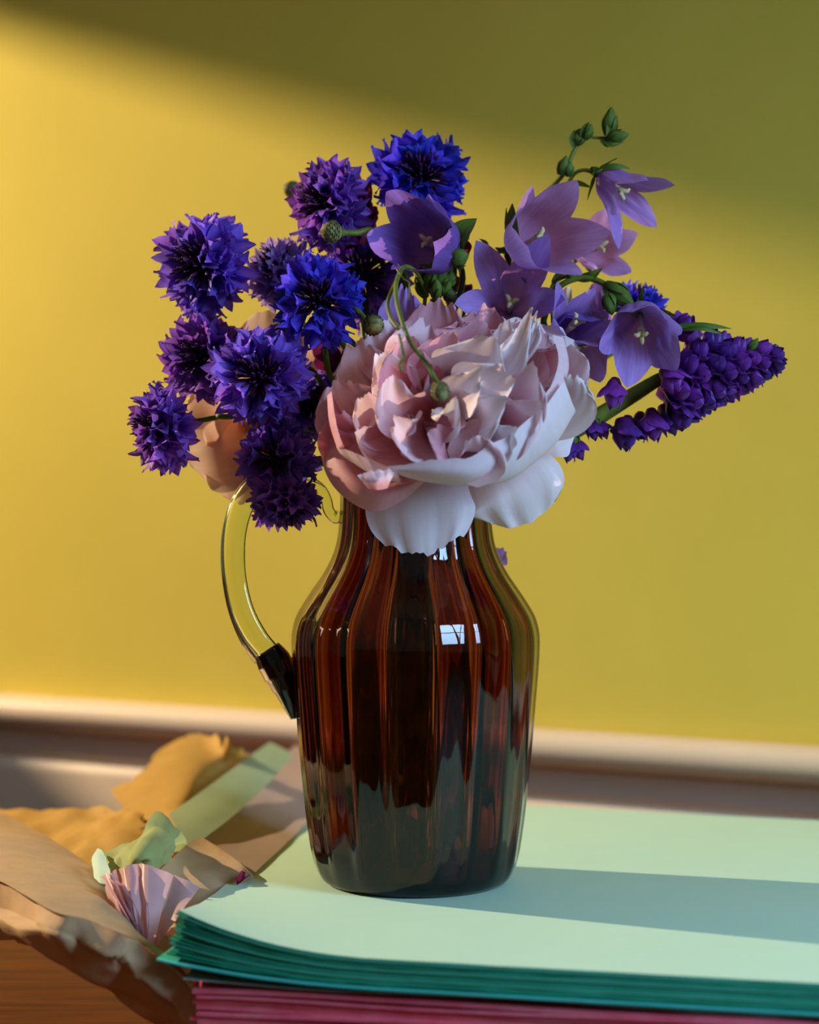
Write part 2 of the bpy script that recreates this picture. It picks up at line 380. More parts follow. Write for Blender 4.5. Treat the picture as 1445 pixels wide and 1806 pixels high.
while z > .003:
    th = rnd.choice((.0016, .0022, .0030)); stack_sheet('sheet', z, th, .0025, [M['pink_edge'], M['pink_edge']], root, 200+i, curl=-.002-.0006*(i % 3), wav=.0022, ext=(.020+.003*math.sin(i*2.3), -.002-.001*(i % 2))); z -= th+.0006; i += 1

def Gs(rows): return [[G(*p) for p in r] for r in rows]
o = sheet('kraft_paper', Gs([[(-60, 1412, .088), (0, 1429, .088), (78, 1468, .086), (163, 1530, .082), (190, 1576, .080), (232, 1630, .076), (271, 1671, .070), (329, 1723, .056), (418, 1806, .034), (470, 1860, .02)],
        [(-60, 1470, .092), (0, 1492, .093), (84, 1535, .091), (158, 1575, .087), (200, 1612, .082), (238, 1642, .077), (273, 1676, .070), (330, 1727, .055), (417, 1811, .033), (469, 1864, .02)],
        [(-60, 1540, .094), (0, 1555, .093), (89, 1605, .091), (155, 1622, .087), (212, 1648, .081), (243, 1662, .076), (276, 1690, .068), (331, 1738, .053), (414, 1820, .032), (466, 1872, .018)]]),
        M['kraft'], 3, amp=.0016, sc_=12, nu=70, nv=30)
kr = o
tag(o, 'big creased brown kraft paper sheet folded over in the lower left foreground', 'wrapping paper')
def down(rows, dzs):  # front flap: rows hang below the fold at about the fold's distance
    pass
fold = [P(-60, 1540, G(-60, 1540, .094).y), P(0, 1555, G(0, 1555, .093).y), P(89, 1605, G(89, 1605, .091).y), P(155, 1622, G(155, 1622, .087).y), P(212, 1648, G(212, 1648, .081).y), P(243, 1662, G(243, 1662, .076).y), P(276, 1690, G(276, 1690, .068).y), P(331, 1738, G(331, 1738, .053).y), P(414, 1820, G(414, 1820, .032).y), P(466, 1872, G(466, 1872, .018).y)]
bot_px = [(-60, 1655), (0, 1658), (78, 1662), (135, 1695), (175, 1728), (212, 1760), (255, 1796), (310, 1840), (380, 1900), (430, 1930)]
low = [P(x, y, f_.y+.016) for (x, y), f_ in zip(bot_px, fold)]
mid = [a.lerp(b, .5)+Vector((0, -.012, 0)) for a, b in zip(fold, low)]
flap = sheet('flap', [fold, mid, low], M['kraft'], 8, amp=.005, sc_=26, nu=70, nv=22, root=None)
flap.parent = kr; tag(flap, 'crumpled front flap of the kraft paper, in shade')
o = sheet('ochre_paper', Gs([[(-40, 1424, .078), (60, 1431, .080), (150, 1430, .084), (200, 1428, .088), (232, 1440, .088)], [(-40, 1480, .076), (60, 1490, .076), (150, 1468, .080), (200, 1470, .084), (262, 1462, .088)], [(-40, 1560, .07), (60, 1560, .07), (150, 1550, .074), (200, 1530, .076), (250, 1500, .082)]]), M['ochre'], 5, amp=.005, sc_=22, torn=.006, edges=(1, 0, 0, 1))
tag(o, 'crumpled ochre packing paper lying flat behind the big kraft sheet', 'wrapping paper')
o = sheet('ochre_paper', Gs([[(278, 1322, .112), (318, 1302, .118), (362, 1296, .120), (402, 1314, .120), (442, 1336, .108)], [(240, 1372, .098), (300, 1362, .104), (350, 1358, .106), (395, 1362, .100), (430, 1368, .094)], [(196, 1394, .090), (260, 1410, .092), (320, 1420, .094), (365, 1420, .088), (400, 1420, .085)], [(250, 1462, .082), (290, 1480, .082), (325, 1490, .084), (355, 1490, .084), (380, 1480, .084)]]), M['ochre'], 11, amp=.0022, sc_=14, torn=.010, edges=(1, 0, 1, 0))
tag(o, 'ochre packing paper with torn ragged edge propped up near the skirting board', 'wrapping paper')
o = sheet('green_tissue', Gs([[(298, 1436, .098), (352, 1398, .102), (415, 1352, .106), (476, 1309, .110)], [(312, 1462, .095), (375, 1425, .098), (440, 1372, .102), (492, 1316, .108)], [(338, 1496, .090), (410, 1440, .094), (470, 1385, .098), (520, 1330, .104)]]), M['mint_tissue'], 13, amp=.0003, sc_=10)
tag(o, 'long smooth strip of pale green tissue between ochre and blush papers', 'tissue paper')
o = sheet('blush_tissue', Gs([[(346, 1484, .090), (400, 1438, .091), (470, 1365, .092), (530, 1308, .094), (600, 1270, .095)], [(390, 1512, .084), (450, 1465, .084), (520, 1390, .085), (585, 1340, .086), (650, 1300, .086)], [(440, 1548, .0785), (498, 1494, .0785), (556, 1440, .0785), (620, 1400, .0787), (680, 1370, .0787)]]), M['blush'], 17, amp=.0010, sc_=12)
tag(o, 'blush pink tissue sheet running behind the base of the jug', 'tissue paper')
o = sheet('kraft_wrap', Gs([[(275, 1540, .086), (310, 1508, .090), (348, 1480, .094), (380, 1490, .092)], [(285, 1580, .074), (330, 1550, .080), (380, 1530, .084), (420, 1520, .087)], [(290, 1640, .055), (345, 1622, .066), (400, 1580, .072), (450, 1548, .080)]]), M['kraft'], 19, amp=.003, sc_=16)
tag(o, 'tan kraft paper corner tucked between pink tissue and mint stack', 'wrapping paper')
o = sheet('sage_tissue', Gs([[(170, 1500, .095), (205, 1492, .098), (245, 1468, .106), (279, 1438, .112), (304, 1462, .106), (326, 1486, .096)], [(176, 1530, .090), (215, 1512, .096), (250, 1500, .104), (278, 1488, .104), (302, 1492, .100), (327, 1490, .093)], [(188, 1545, .088), (215, 1540, .090), (250, 1540, .092), (276, 1534, .092), (302, 1514, .090), (328, 1494, .088)]]), M['sage'], 23, amp=.003, sc_=40)
tag(o, 'crumpled sage green tissue ball end above the pink pleats', 'tissue paper')
s2 = sheet('pale_end', Gs([[(172, 1496, .097), (180, 1500, .098), (186, 1512, .098)], [(162, 1518, .095), (172, 1520, .097), (192, 1530, .097)], [(165, 1548, .090), (175, 1556, .091), (194, 1558, .091)]]), M['whitegreen'], 29, amp=.001, nu=10, nv=10)
s2.parent = o; tag(s2, 'pale mint end of the sage tissue')
# pleated pink tissue fan
root = empty('pink_tissue', G(275, 1668, .05)); tag(root, 'fan of pleated pink tissue paper standing beside the curled mint corner', 'tissue paper')
edge = [(178, 1548), (192, 1540), (206, 1533), (222, 1527), (244, 1524), (262, 1526), (308, 1543), (353, 1564)]
apex = [(236, 1652), (241, 1656), (246, 1660), (251, 1664), (256, 1668), (262, 1671), (272, 1671), (300, 1642)]
for i in range(len(edge)-1):
    a0, a1 = edge[i], edge[i+1]; b0, b1 = apex[i], apex[i+1]
    zz = .086; y0 = -.075-.006*(i % 2); y1 = -.075-.006*((i+1) % 2)
    rows = [[P(*a0, y0+.006), P((a0[0]+a1[0])/2, (a0[1]+a1[1])/2-1, (y0+y1)/2+.004), P(*a1, y1+.006)], [P(*b0, y0-.03), P((b0[0]+b1[0])/2, (b0[1]+b1[1])/2, (y0+y1)/2-.03), P(*b1, y1-.03)]]
    rows = [rows[0], [a.lerp(b, .5)+Vector((0, -.006, 0)) for a, b in zip(*rows)], rows[1]]
    sheet('pleat', rows, M['pink_tissue'], 31+i, amp=.0012, sc_=30, nu=8, nv=18, torn=.0015, edges=(1, 0, 0, 0), root=root)
for i in range(6):   # tight folds seen edge-on at the left of the fan
    x = 184+i*6
    rows = [[P(x, 1546+i*2, -.083-.001*i), P(x+7, 1550+i*2, -.089-.001*i)], [P(x+28, 1600+i*3, -.096), P(x+35, 1603+i*3, -.102)], [P(246+i*2, 1656+i, -.105), P(250+i*2, 1658+i, -.111)]]
    sheet('pleat', rows, M['pink_tissue'], 61+i, amp=.0004, nu=4, nv=12, root=root)
mb = MB(); petal(mb, [G(418, 1560, .0785), G(428, 1550, .081), G(440, 1546, .079)], .006, (0, -1, .6), cup=1.2, ruffle=.1, seed=4); tag(place('fallen_petal', mb.mesh('fallen_petal', M['maroon'])), 'tiny dark magenta petal lying at the edge of the mint sheet', 'petal')

# ------------------------------------------------------------------ glass jug
AX = (733-W0/2)/F*CAMD
jug = empty('glass_jug', (AX, 0, ST+.0002)); tag(jug, 'ribbed amber brown glass jug holding the bouquet on the mint paper', 'jug')
outer = [(1588, 60), (1588, 135), (1585, 152), (1578, 164), (1566, 172), (1550, 178), (1530, 182), (1500, 186.5), (1450, 193), (1350, 203), (1250, 211), (1200, 215), (1160, 217), (1135, 216), (1110, 210), (1090, 200), (1060, 181), (1035, 164), (1010, 150), (985, 140), (960, 134.5), (930, 132), (900, 131), (875, 132), (862, 134)]
def zpx(py): return max(0, (1584-py)/3000.0)*.975
def smooth_prof(pr, n): 
    c = catmull([Vector((a, b, 0)) for a, b in pr], n); return [(v.x, v.y) for v in c]
NR = 18; NS = 216
op = smooth_prof(outer, 4)
def ring(r, z, amp, ph=0, lean=0):
    out = []
    for k in range(NS):
        f = 2*PI*k/NS; rr = r+amp*(math.cos(NR*f+ph)+.25*math.cos(2*NR*f+1)+.55*noise.noise(Vector((math.cos(f)*6, math.sin(f)*6, z*6))))
        out.append(Vector((rr*math.cos(f), rr*math.sin(f), z)))
    return out
rows = []
for py, r in op:
    z = zpx(py); fade = min(1, z/.02)*(1-.3*max(0, min(1, (z-.2)/.03)))
    rows.append(ring(r/3000, z, .0007*fade))
zt = zpx(862)
rows.append(ring(.0452, zt+.0012, .0001)); rows.append(ring(.0440, zt+.0012, .0001))
for py, r in op[::-1]:
    z = zpx(py)
    if z < .0075: continue
    t = .0024+.0026*(1-min(1, z/.03))
    rows.append(ring(r/3000-t-.0006, z, .0019*min(1, z/.03), .4))
rows.append(ring(.045, .0068, 0)); rows.append(ring(.03, .0058, 0)); 
mb = MB(); mb.grid(rows, close_u=True)
n0 = len(mb.v); mb.v += [Vector((0, 0, 0)), Vector((0, 0, .0056))]; mb.uv += [(0, 0)]*2; last = (len(rows)-1)*NS
for k in range(NS):
    mb.f.append((n0, (k+1) % NS, k)); mb.mi.append(0); mb.f.append((n0+1, last+k, last+(k+1) % NS)); mb.mi.append(0)
place('jug_body', mb.mesh('jug_body', M['amber']), jug)
def tube_px(name, pts, material, root, n=20, dy=0, flat=.7):
    path = catmull([P(x, y, dy) for x, y, r in pts], 8); rad = lerp_list([r/3000 for *_, r in pts], 8)
    m = MB(); m.tube(path, rad, n=n, flat=flat, hint=(0, 0, 1) if False else None)
    return place(name, m.mesh(name, material), root, world=True)
def handle_mesh(pts, material, name, dy=0, fl=.75):
    path = catmull([P(x, y, dy) for x, y, r in pts], 10); rad = lerp_list([r/3000 for *_, r in pts], 10); rows = []
    for i, p in enumerate(path):
        t = (path[min(i+1, len(path)-1)]-path[max(i-1, 0)]).normalized(); a = t.cross(Vector((0, 1, 0))).normalized(); r = rad[i]
        rows.append([p+a*math.cos(2*PI*k/24)*r+Vector((0, 1, 0))*math.sin(2*PI*k/24)*r*fl for k in range(24)])
    m = MB(); m.grid(rows, close_u=True); e = (len(rows)-1)*24
    m.f += [tuple(range(24))[::-1], tuple(e+k for k in range(24))]; m.mi += [0, 0]
    o = place(name, m.mesh(name, material), jug, world=True); return o
handle_mesh([(601, 905, 8), (592, 914, 10), (580, 900, 10), (575, 880, 10), (560, 862, 13), (530, 850, 17), (490, 846, 20), (455, 856, 22), (430, 885, 22), (415, 930, 22), (411, 980, 22), (415, 1030, 22), (427, 1080, 23), (448, 1125, 25), (470, 1155, 26)], M['clear'], 'handle', fl=.45)
o = handle_mesh([(470, 1146, 26), (483, 1166, 31), (495, 1190, 30), (504, 1215, 24), (512, 1243, 15), (518, 1268, 5)], M['amber'], 'handle_root'); tag(o, 'dark amber drop where the clear handle joins')

# ------------------------------------------------------------------ stems
def neckpath(start, tang=None, seed=0, extra=()):
    r = random.Random(seed); f = r.uniform(0, 2*PI); rn = r.uniform(.004, .030)
    zr = ST+zpx(862)
    mouth = Vector((AX+rn*math.cos(f), rn*math.sin(f), zr+.004)); g = r.uniform(0, 2*PI); rb = r.uniform(.01, .045)
    belly = Vector((AX-rn*.9*math.cos(f)+.3*rb*math.cos(g), -rn*.9*math.sin(f)+.3*rb*math.sin(g), ST+.12)); foot = Vector((AX+rb*math.cos(g), rb*math.sin(g), ST+.012))
    pts = [start]
    if tang is not None: pts.append(start+tang)
    pts += list(extra)+[mouth, belly, foot]
    return catmull(pts, 7)
def stem(root, start, r=.0016, tang=None, seed=0, material=None, extra=(), name='stem'):
    path = neckpath(start, tang, seed, extra); n = len(path)
    m = MB(); m.tube(path, [r*(1+.25*i/n) for i in range(n)], n=8)
    return place(name, m.mesh(name, material or M['stem']), root, world=True)

# ------------------------------------------------------------------ cornflowers
def floret_mesh(seed, material):
    r = random.Random(seed); m = MB(); nl = r.choice((5, 6, 6, 7)); tl = .0105
    rows = [[Vector((rr*math.cos(2*PI*k/10), rr*math.sin(2*PI*k/10), zz)) for k in range(10)] for zz, rr in ((0, .0007), (.004, .0009), (.008, .0018), (tl, .0031))]
    m.grid(rows, [[(k/10, .5*j/3) for k in range(10)] for j in range(4)], close_u=True)
    for i in range(nl):
        f = 2*PI*i/nl+r.uniform(-.15, .15); rad = Vector((math.cos(f), math.sin(f), 0)); up = Vector((0, 0, 1))
        L = .0140*r.uniform(.85, 1.15); tilt = r.uniform(.25, .62)
        p0 = rad*.0026+up*(tl-.0015); p1 = p0+(rad*math.sin(tilt*.7)+up*math.cos(tilt*.7))*L*.5; p2 = p1+(rad*math.sin(tilt*1.5)+up*math.cos(tilt*1.5))*L*.55
        st = len(m.uv); petal(m, [p0, p1, p2], .0080*r.uniform(.85, 1.1), -rad+up*.4, cup=.45, ruffle=.12, k=0, b=.5, a=.45, c=.1, seed=seed*10+i, nu=4, nv=6, point=1)
        for q in range(st, len(m.uv)): m.uv[q] = (m.uv[q][0]*.5+i*.13, .45+.55*m.uv[q][1])
    return m.mesh('floret', material)
FLO = {k: [floret_mesh(s, M[k]) for s in range(1, 6)] for k in ('blue', 'violet', 'purple', 'lavender')}
def stamen_mesh():
    r = random.Random(5); m = MB()
    for i in range(85):
        f = r.uniform(0, 2*PI); el = math.acos(r.uniform(.25, 1)); L = r.uniform(.012, .0185)
        d = Vector((math.sin(el)*math.cos(f), math.sin(el)*math.sin(f), math.cos(el)))
        m.tube([d*.002, d*L*.6, d*L*.85+Vector((0, 0, .0006)), d*L+Vector((0, 0, .0015))], [.00045, .0005, .0008, .0003], n=5)
    return m.mesh('stamens', M['stamen'])
STM = stamen_mesh()
def scaly_mesh(R, L, material, seed=1, fringe=.25):
    """egg of overlapping scales along z from 0 (stem end) to L"""
    m = MB(); r = random.Random(seed); rows = []
    def rad(t): return R*math.sin(PI*min(1, max(.02, t*.93+.05)))**.65*(1-.12*t)
    for j in range(11):
        t = j/10; rows.append([Vector((rad(t)*.95*math.cos(2*PI*k/14), rad(t)*.95*math.sin(2*PI*k/14), L*t)) for k in range(14)])
    m.grid(rows, close_u=True)
    for j in range(8):
        t0 = j/9.0; n = 11 if j < 6 else 7
        for k in range(n):
            f = 2*PI*(k+.5*(j % 2))/n; ra = Vector((math.cos(f), math.sin(f), 0)); t1 = min(1.03, t0+.24); t2 = (t0+t1)/2
            pts = [ra*rad(t0)*.97+Vector((0, 0, L*t0)), ra*(rad(t2)*1.04)+Vector((0, 0, L*t2)), ra*(rad(t1)*(1.03+fringe*.3))+Vector((0, 0, L*t1))]
            petal(m, pts, 2*PI*R/n*1.25, -ra, cup=.3, k=0, b=.7, a=.4, c=.1, seed=j*20+k, nu=3, nv=4, point=1)
    return m.mesh('scales', material)
INV = scaly_mesh(.0062, .0135, M['darkbud'], 2, .1)
def cornflower(px, py, dy, face, Rpx, kind, label, seed, roll=0, dens=(14, 12, 5), squash=1.0, tang=None, extra=(), stemr=.0016):
    s = Rpx/3000/.0245; ctr = P(px, py, dy); ax = Vector(face).normalized()
    root = empty('cornflower', ctr-ax*.006*s, ax, roll=roll); tag(root, label, 'flower', 'cornflowers in the bouquet')
    r = random.Random(seed)
    for el0, n, sc1, z0 in ((-10, dens[0], 1.02, .000), (14, dens[1], .96, .002), (38, dens[2]-1, .72, .004)):
        for k in range(n):
            f = 2*PI*(k+r.uniform(-.3, .3))/n+el0; el = math.radians(el0+r.uniform(-9, 9))
            d = Vector((math.cos(el)*math.cos(f), math.cos(el)*math.sin(f), math.sin(el)))
            q = d.to_track_quat('Z', 'Y'); ss = s*sc1*r.uniform(.86, 1.12)
            mt = Matrix.Translation(Vector((0, 0, z0*s))+d*.0028*s) @ q.to_matrix().to_4x4() @ Matrix.Rotation(r.uniform(0, 6), 4, 'Z') @ Matrix.Scale(ss, 4)
            place('floret', r.choice(FLO[kind]), root, mt)
    o = place('stamens', STM, root, Matrix.Translation((0, 0, .002*s)) @ Matrix.Scale(s, 4)); o['kind'] = 'stuff'
    place('involucre', INV, root, Matrix.Translation((0, 0, -.0125*s)) @ Matrix.Scale(s*1.0, 4))
    st = ctr-ax*(.006*s+.0115*s)
    stem(root, st, stemr, tang if tang is not None else -ax*.02, seed, extra=extra)
    return root
cornflower(348, 464, .00, (-.62, -.75, .10), 88, 'violet', 'purple-blue cornflower highest at the far left, side-on with purple stamens, on a green stem', 1, squash=1, extra=[P(495, 520, .02), P(560, 600, .03)])
cornflower(484, 468, .015, (-.55, -.45, .6), 62, 'lavender', 'pale lavender cornflower, smallest and lightest, behind the vivid blue central one', 2, dens=(12, 10, 7))
cornflower(566, 356, .01, (-.62, -.55, .05), 76, 'purple', 'violet cornflower facing left beside the topmost blue one, bud ball at its foot', 3)
cornflower(560, 528, -.035, (-.12, -.97, .10), 76, 'blue', 'vivid blue cornflower with black centre just left of the peony top', 4, extra=[P(575, 625, -.01), P(600, 690, .0)])
cornflower(742, 308, .02, (.05, -.92, .25), 84, 'blue', 'topmost vivid blue cornflower, largest, above the dark purple bell', 5)
cornflower(350, 630, .005, (-.60, -.75, .08), 74, 'purple', 'violet cornflower at left, second from the top of the left column', 6)
cornflower(456, 664, -.04, (-.10, -.97, .08), 84, 'violet', 'large blue-violet cornflower facing forward with wide black centre, left of the peony', 7, extra=[P(545, 650, .0), P(600, 730, .01)])
cornflower(272, 758, -.02, (-.86, -.32, -.18), 72, 'purple', 'leftmost violet cornflower of all, seen side-on in front of the peach peony', 8, extra=[P(395, 735, -.01), P(480, 745, .0)])
cornflower(640, 482, .03, (.05, -.96, .10), 78, 'purple', 'dark violet cornflower in shade with spiky black stamens under the purple bell', 9, dens=(14, 10, 1))
cornflower(482, 808, -.03, (-.35, -.85, .05), 66, 'violet', 'deep shaded violet cornflower low at the left, above the drooping one', 10)
cornflower(506, 898, -.035, (.08, -.35, -.85), 58, 'purple', 'lowest cornflower, drooping face-down over the jug handle', 11, tang=Vector((.006, .0, .02)), extra=[P(560, 815, -.02)])
cornflower(550, 712, .01, (-.1, -.9, .1), 60, 'violet', 'shaded violet cornflower half hidden against the left side of the peony', 12)
cornflower(1128, 527, .04, (.25, -.25, .8), 48, 'blue', 'small blue-violet cornflower behind the bellflowers, above the lupin spike', 13, dens=(11, 9, 6))
cornflower(664, 556, .05, (0, -.9, -.1), 46, 'purple', 'dark violet cornflower squeezed between the spiky one and the peony', 14, dens=(11, 8, 4))

# ------------------------------------------------------------------ scaly buds
BUDM = scaly_mesh(.0062, .0125, M['bud'], 3, .5); BUDD = scaly_mesh(.0062, .0125, M['darkbud'], 4, .5)
def bud(px, py, dy, face, Rpx, label, seed, pts, dark=False, sr=.0014, toneck=True, mesh=None, stretch=1):
    s = Rpx/3000/.0064; ax = Vector(face).normalized(); ctr = P(px, py, dy)
    base = ctr-ax*.006*s*stretch
    root = empty('cornflower_bud', base, ax); tag(root, label, 'flower bud', 'closed cornflower buds')
    place('bud_head', BUDD if dark else BUDM, root, Matrix.Scale(s, 4) @ Matrix.Scale(stretch, 4, (0, 0, 1)))
    pp = [P(*p) for p in pts]
    path = neckpath(base+ax*.001, None, seed, pp); n = len(path)
    m = MB(); m.tube(path, [sr*(1.5 if i < 2 else 1) for i in range(n)], n=8); place('stem', m.mesh('stem', M['stem']), root, world=True)
    return root
bud(585, 409, -.03, (-.95, -.3, .05), 20, 'round scaly green bud lying against the violet cornflower, stem pointing right', 31, [(630, 411, -.025), (665, 414, -.015), (720, 520, .01)], sr=.0018)
bud(659, 573, -.055, (.75, -.6, -.2), 19, 'round scaly green bud above the left shoulder of the peony', 32, [(638, 558, -.04), (620, 548, -.03), (600, 600, .0)], sr=.0020)
bud(515, 334, .09, (-.8, -.1, .3), 17, 'blurred olive bud peeping out at upper left behind the violet cornflower', 33, [(560, 350, .085), (620, 450, .06)])
bud(794, 522, -.01, (.1, -.5, .7), 13, 'small dark bud on top of the peony rim', 34, [(790, 560, .0), (780, 640, .02)], dark=True)
d = bud(776, 690, -.150, (.25, -.55, -.75), 15, 'drooping slim green bud hanging in front of the peony on a curved stem', 35, [(768, 668, -.152), (750, 638, -.152), (728, 610, -.150), (712, 575, -.142), (700, 530, -.125), (700, 495, -.10), (715, 470, -.06), (740, 490, -.02), (745, 560, .0)], sr=.0012, stretch=1.3)
def thin_leaf(root, pts, w, material='leaf', name='leaf', seed=1, hint=(0, -1, .3), cup=.4):
    m = MB(); petal(m, [P(*p) for p in pts], w, hint, cup=cup, k=0, b=.5, a=.35, c=.05, point=1, seed=seed, nu=4, nv=14); return place(name, m.mesh(name, M[material]), root, world=True)
m = MB(); m.tube(catmull([P(708, 478, -.08), P(695, 505, -.105), P(684, 535, -.12), P(690, 562, -.135), P(703, 580, -.143)], 6), .0011, n=7); place('stem', m.mesh('stem', M['stem']), d, world=True)
m = MB(); m.tube(catmull([P(704, 590, -.146), P(710, 615, -.15), P(713, 630, -.15), P(705, 642, -.15), P(709, 656, -.15)], 6), [.0009]*18+[.0006]*7, n=6); place('tendril', m.mesh('tendril', M['stem']), d, world=True)
thin_leaf(d, [(742, 628, -.153), (755, 645, -.155), (765, 668, -.154)], .002)
m = MB(); m.tube(catmull([P(700, 475, -.09), P(712, 492, -.095), P(722, 500, -.095), P(722, 530, -.095)], 5), .0005, n=5); place('tendril', m.mesh('tendril', M['stem']), d, world=True)

# ------------------------------------------------------------------ bellflowers
def bell_mesh(seed, material, L=.042, R=.027, flare=.35, lobe=.42, neck=.5):
    m = MB(); NF, NT = 60, 16; rows = []; uvs = []; r = random.Random(seed); jl = [r.uniform(-.08, .08) for _ in range(5)]; jf = [r.uniform(-.25, .25) for _ in range(5)]
    for j in range(NT+1):
        t = j/NT; row = []; ur = []
        for k in range(NF):
            f = 2*PI*k/NF; li = int(k/12); u = (k % 12)/6-1
            lp = 1-lobe+lobe*(1-abs(u)**1.12)*(1+jl[li]); te = t*lp
            rr = R*(neck*math.sin(PI/2*min(1, te/.30))**.8+(1-neck)*te**1.4)+R*flare*(1+jf[li])*max(0, te-.5)**1.7*3
            rr *= 1+.05*t*math.cos(5*f+PI)*(-1)+.05*t*noise.noise(Vector((math.cos(f)*2, math.sin(f)*2, seed+t)))
            crease_ = -.0012*math.exp(-(u*6)**2)*min(1, t*3); rr += crease_
            z = L*te*(1-.10*flare*max(0, te-.6)*2)+.0016*t*noise.noise(Vector((f*1.5, t*3, seed*3)))
            rf = .0018*t*t*noise.noise(Vector((f*3, t*4, seed*1.7+9)))
            row.append(Vector(((rr+rf)*math.cos(f), (rr+rf)*math.sin(f), z))); ur.append((k/NF*2, te))
        rows.append(row); uvs.append(ur)
    m.grid(rows, uvs, close_u=True); return m.mesh('corolla', material)
def stig(L=.022, seed=0):
    m = MB(); m.tube([Vector((0, 0, .002)), Vector((0, 0, L*.6)), Vector((0, 0, L*.8))], [.0011, .0017, .0024], n=8)
    for i in range(3):
        f = 2*PI*i/3+seed; ra = Vector((math.cos(f), math.sin(f), 0)); b = Vector((0, 0, L*.78))
        m.tube([b, b+ra*.0014+Vector((0, 0, .004)), b+ra*.0030+Vector((0, 0, .0065)), b+ra*.0048+Vector((0, 0, .0060))], [.0018, .0016, .0013, .0008], n=6)
    return m.mesh('stigma', M['stigma'])
def calyx_mesh(s=1.0, seed=0, spread=.55, rn=.012, L=.03):
    m = MB(); r = random.Random(seed)
    m.tube([Vector((0, 0, -.006)), Vector((0, 0, -.003)), Vector((0, 0, .001))], [.0012, .0030, .0028], n=10)
    for i in range(5):
        f = 2*PI*i/5+.3; ra = Vector((math.cos(f), math.sin(f), 0)); sp = spread+r.uniform(-.2, .3)
        p = [ra*.0022-Vector((0, 0, .001)), ra*rn*.85+Vector((0, 0, L*.03)), ra*(rn*1.35+.006*sp)+Vector((0, 0, L*(.42-.3*sp)))]
        petal(m, p, .0042, -ra+Vector((0, 0, .5)), cup=.4, k=0, b=.6, a=.3, c=.05, point=1, seed=i+seed, nu=4, nv=7)
    return m.mesh('calyx', M['leaf'])
def bell(root, base, mouth, size, material, seed, flare=.35, lobe=.42, R=.027, neck=.5, roll=0, st=True, stl=.022, spread=.55, calyx=True, squish=1.0, label=None):
    """base, mouth: px,py,dy of the two ends of the bell's axis"""
    b = P(*base); t = P(*mouth); ax = (t-b)
    e = empty('bell_flower', b, ax, root, roll=roll); L = ax.length
    size *= .84
    c_ = place('corolla', bell_mesh(seed, material, L=L, R=R*size, flare=flare, lobe=lobe, neck=neck), e, Matrix.Scale(squish, 4, (0, 1, 0)))
    if st: place('stigma', stig(stl, seed), e)
    if calyx: place('calyx', calyx_mesh(1, seed, spread, rn=neck*R*size, L=L), e)
    if label: e['label'] = label
    return e
def pod(root, a, b, w, seed=0, name='bud', material='leaf', ribs=5):
    """closed green bud between two points"""
    A, B = P(*a), P(*b); ax = B-A; L = ax.length; m = MB(); rows = []
    for j in range(10):
        t = j/9; rr = w*(math.sin(PI*min(1, t*.9+.08))**.8)*(1-.25*t)
        if j == 9: rr = w*.04
        rows.append([Vector((rr*(1+.10*math.cos(ribs*2*PI*k/20))*math.cos(2*PI*k/20), rr*(1+.10*math.cos(ribs*2*PI*k/20))*math.sin(2*PI*k/20), L*t)) for k in range(20)])
    m.grid(rows, close_u=True)
    for i in range(5):
        f = 2*PI*i/5; ra = Vector((math.cos(f), math.sin(f), 0))
        petal(m, [ra*w*.5, ra*w*1.08+Vector((0, 0, L*.35)), ra*w*.95+Vector((0, 0, L*.72))], w*1.0, -ra, cup=.3, k=0, b=.6, a=.3, c=.05, point=1, seed=i, nu=3, nv=6)
    m.xform(Matrix.LocRotScale(A, ax.to_track_quat('Z', 'Y'), None))
    return place(name, m.mesh(name, M[material]), root, world=True)
def twig(root, pts, r, name='stem', material='stem', n=7):
    path = catmull([P(*p) for p in pts], 8); m = MB(); rr = lerp_list(r, 8) if isinstance(r, (list, tuple)) else r
    m.tube(path, rr, n=n); return place(name, m.mesh(name, M[material]), root, world=True)

# spray 1: tall stalk with three bells and top buds
S1 = empty('bellflower_spray', P(900, 560, .01)); tag(S1, 'tallest lilac bellflower stalk, upper right, with three bells and green buds at its tip', 'flower')
stem(S1, P(895, 445, .02), .0019, Vector((-.004, 0, -.02)), 51, M['darkstem'])
twig(S1, [(893, 450, .02), (925, 400, .035), (955, 350, .035), (985, 318, .02), (1000, 295, .015), (1015, 262, .015), (1030, 240, .015), (1052, 243, .015), (1075, 243, .015)], [.0018, .0018, .0016, .0015, .0015, .0014, .0012, .0009, .0009])
bell(S1, (908, 440, .015), (1000, 392, -.030), 1.22, M['bellpink'], 3, flare=.30, lobe=.40, neck=.55, roll=.5, label='big pink-lilac bell facing forward', stl=.030)
bell(S1, (1055, 306, .01), (1137, 372, -.012), .82, M['bell'], 5, flare=.45, lobe=.45, neck=.45, roll=.2, label='side-on pale lilac bell pointing right')
bell(S1, (1025, 450, .055), (1078, 425, .028), .85, M['bellpink'], 8, flare=.35, lobe=.4, roll=.9, label='paler bell half hidden behind the big one')
twig(S1, [(1003, 322, .02), (1015, 305, .018), (1032, 300, .014), (1055, 306, .01)], [.0013, .0012, .0012, .0018])
thin_leaf(S1, [(1005, 326, .018), (1020, 324, .012), (1044, 331, .01)], .004, seed=2)
thin_leaf(S1, [(1062, 298, .0), (1085, 294, -.002), (1112, 297, .0)], .004, seed=3)
thin_leaf(S1, [(905, 432, .01), (902, 398, .0), (904, 358, -.003)], .0085, seed=4)
thin_leaf(S1, [(910, 440, .01), (922, 452, .0), (940, 460, -.003)], .0035, seed=4)
twig(S1, [(878, 450, .02), (885, 440, .018), (905, 433, .015)], .0012)
thin_leaf(S1, [(860, 448, .02), (857, 430, .018), (846, 421, .016)], .003, seed=6)
pod(S1, (988, 308, .014), (1000, 274, .010), .0034, 1); pod(S1, (1003, 312, .013), (1006, 284, .012), .0030, 2)
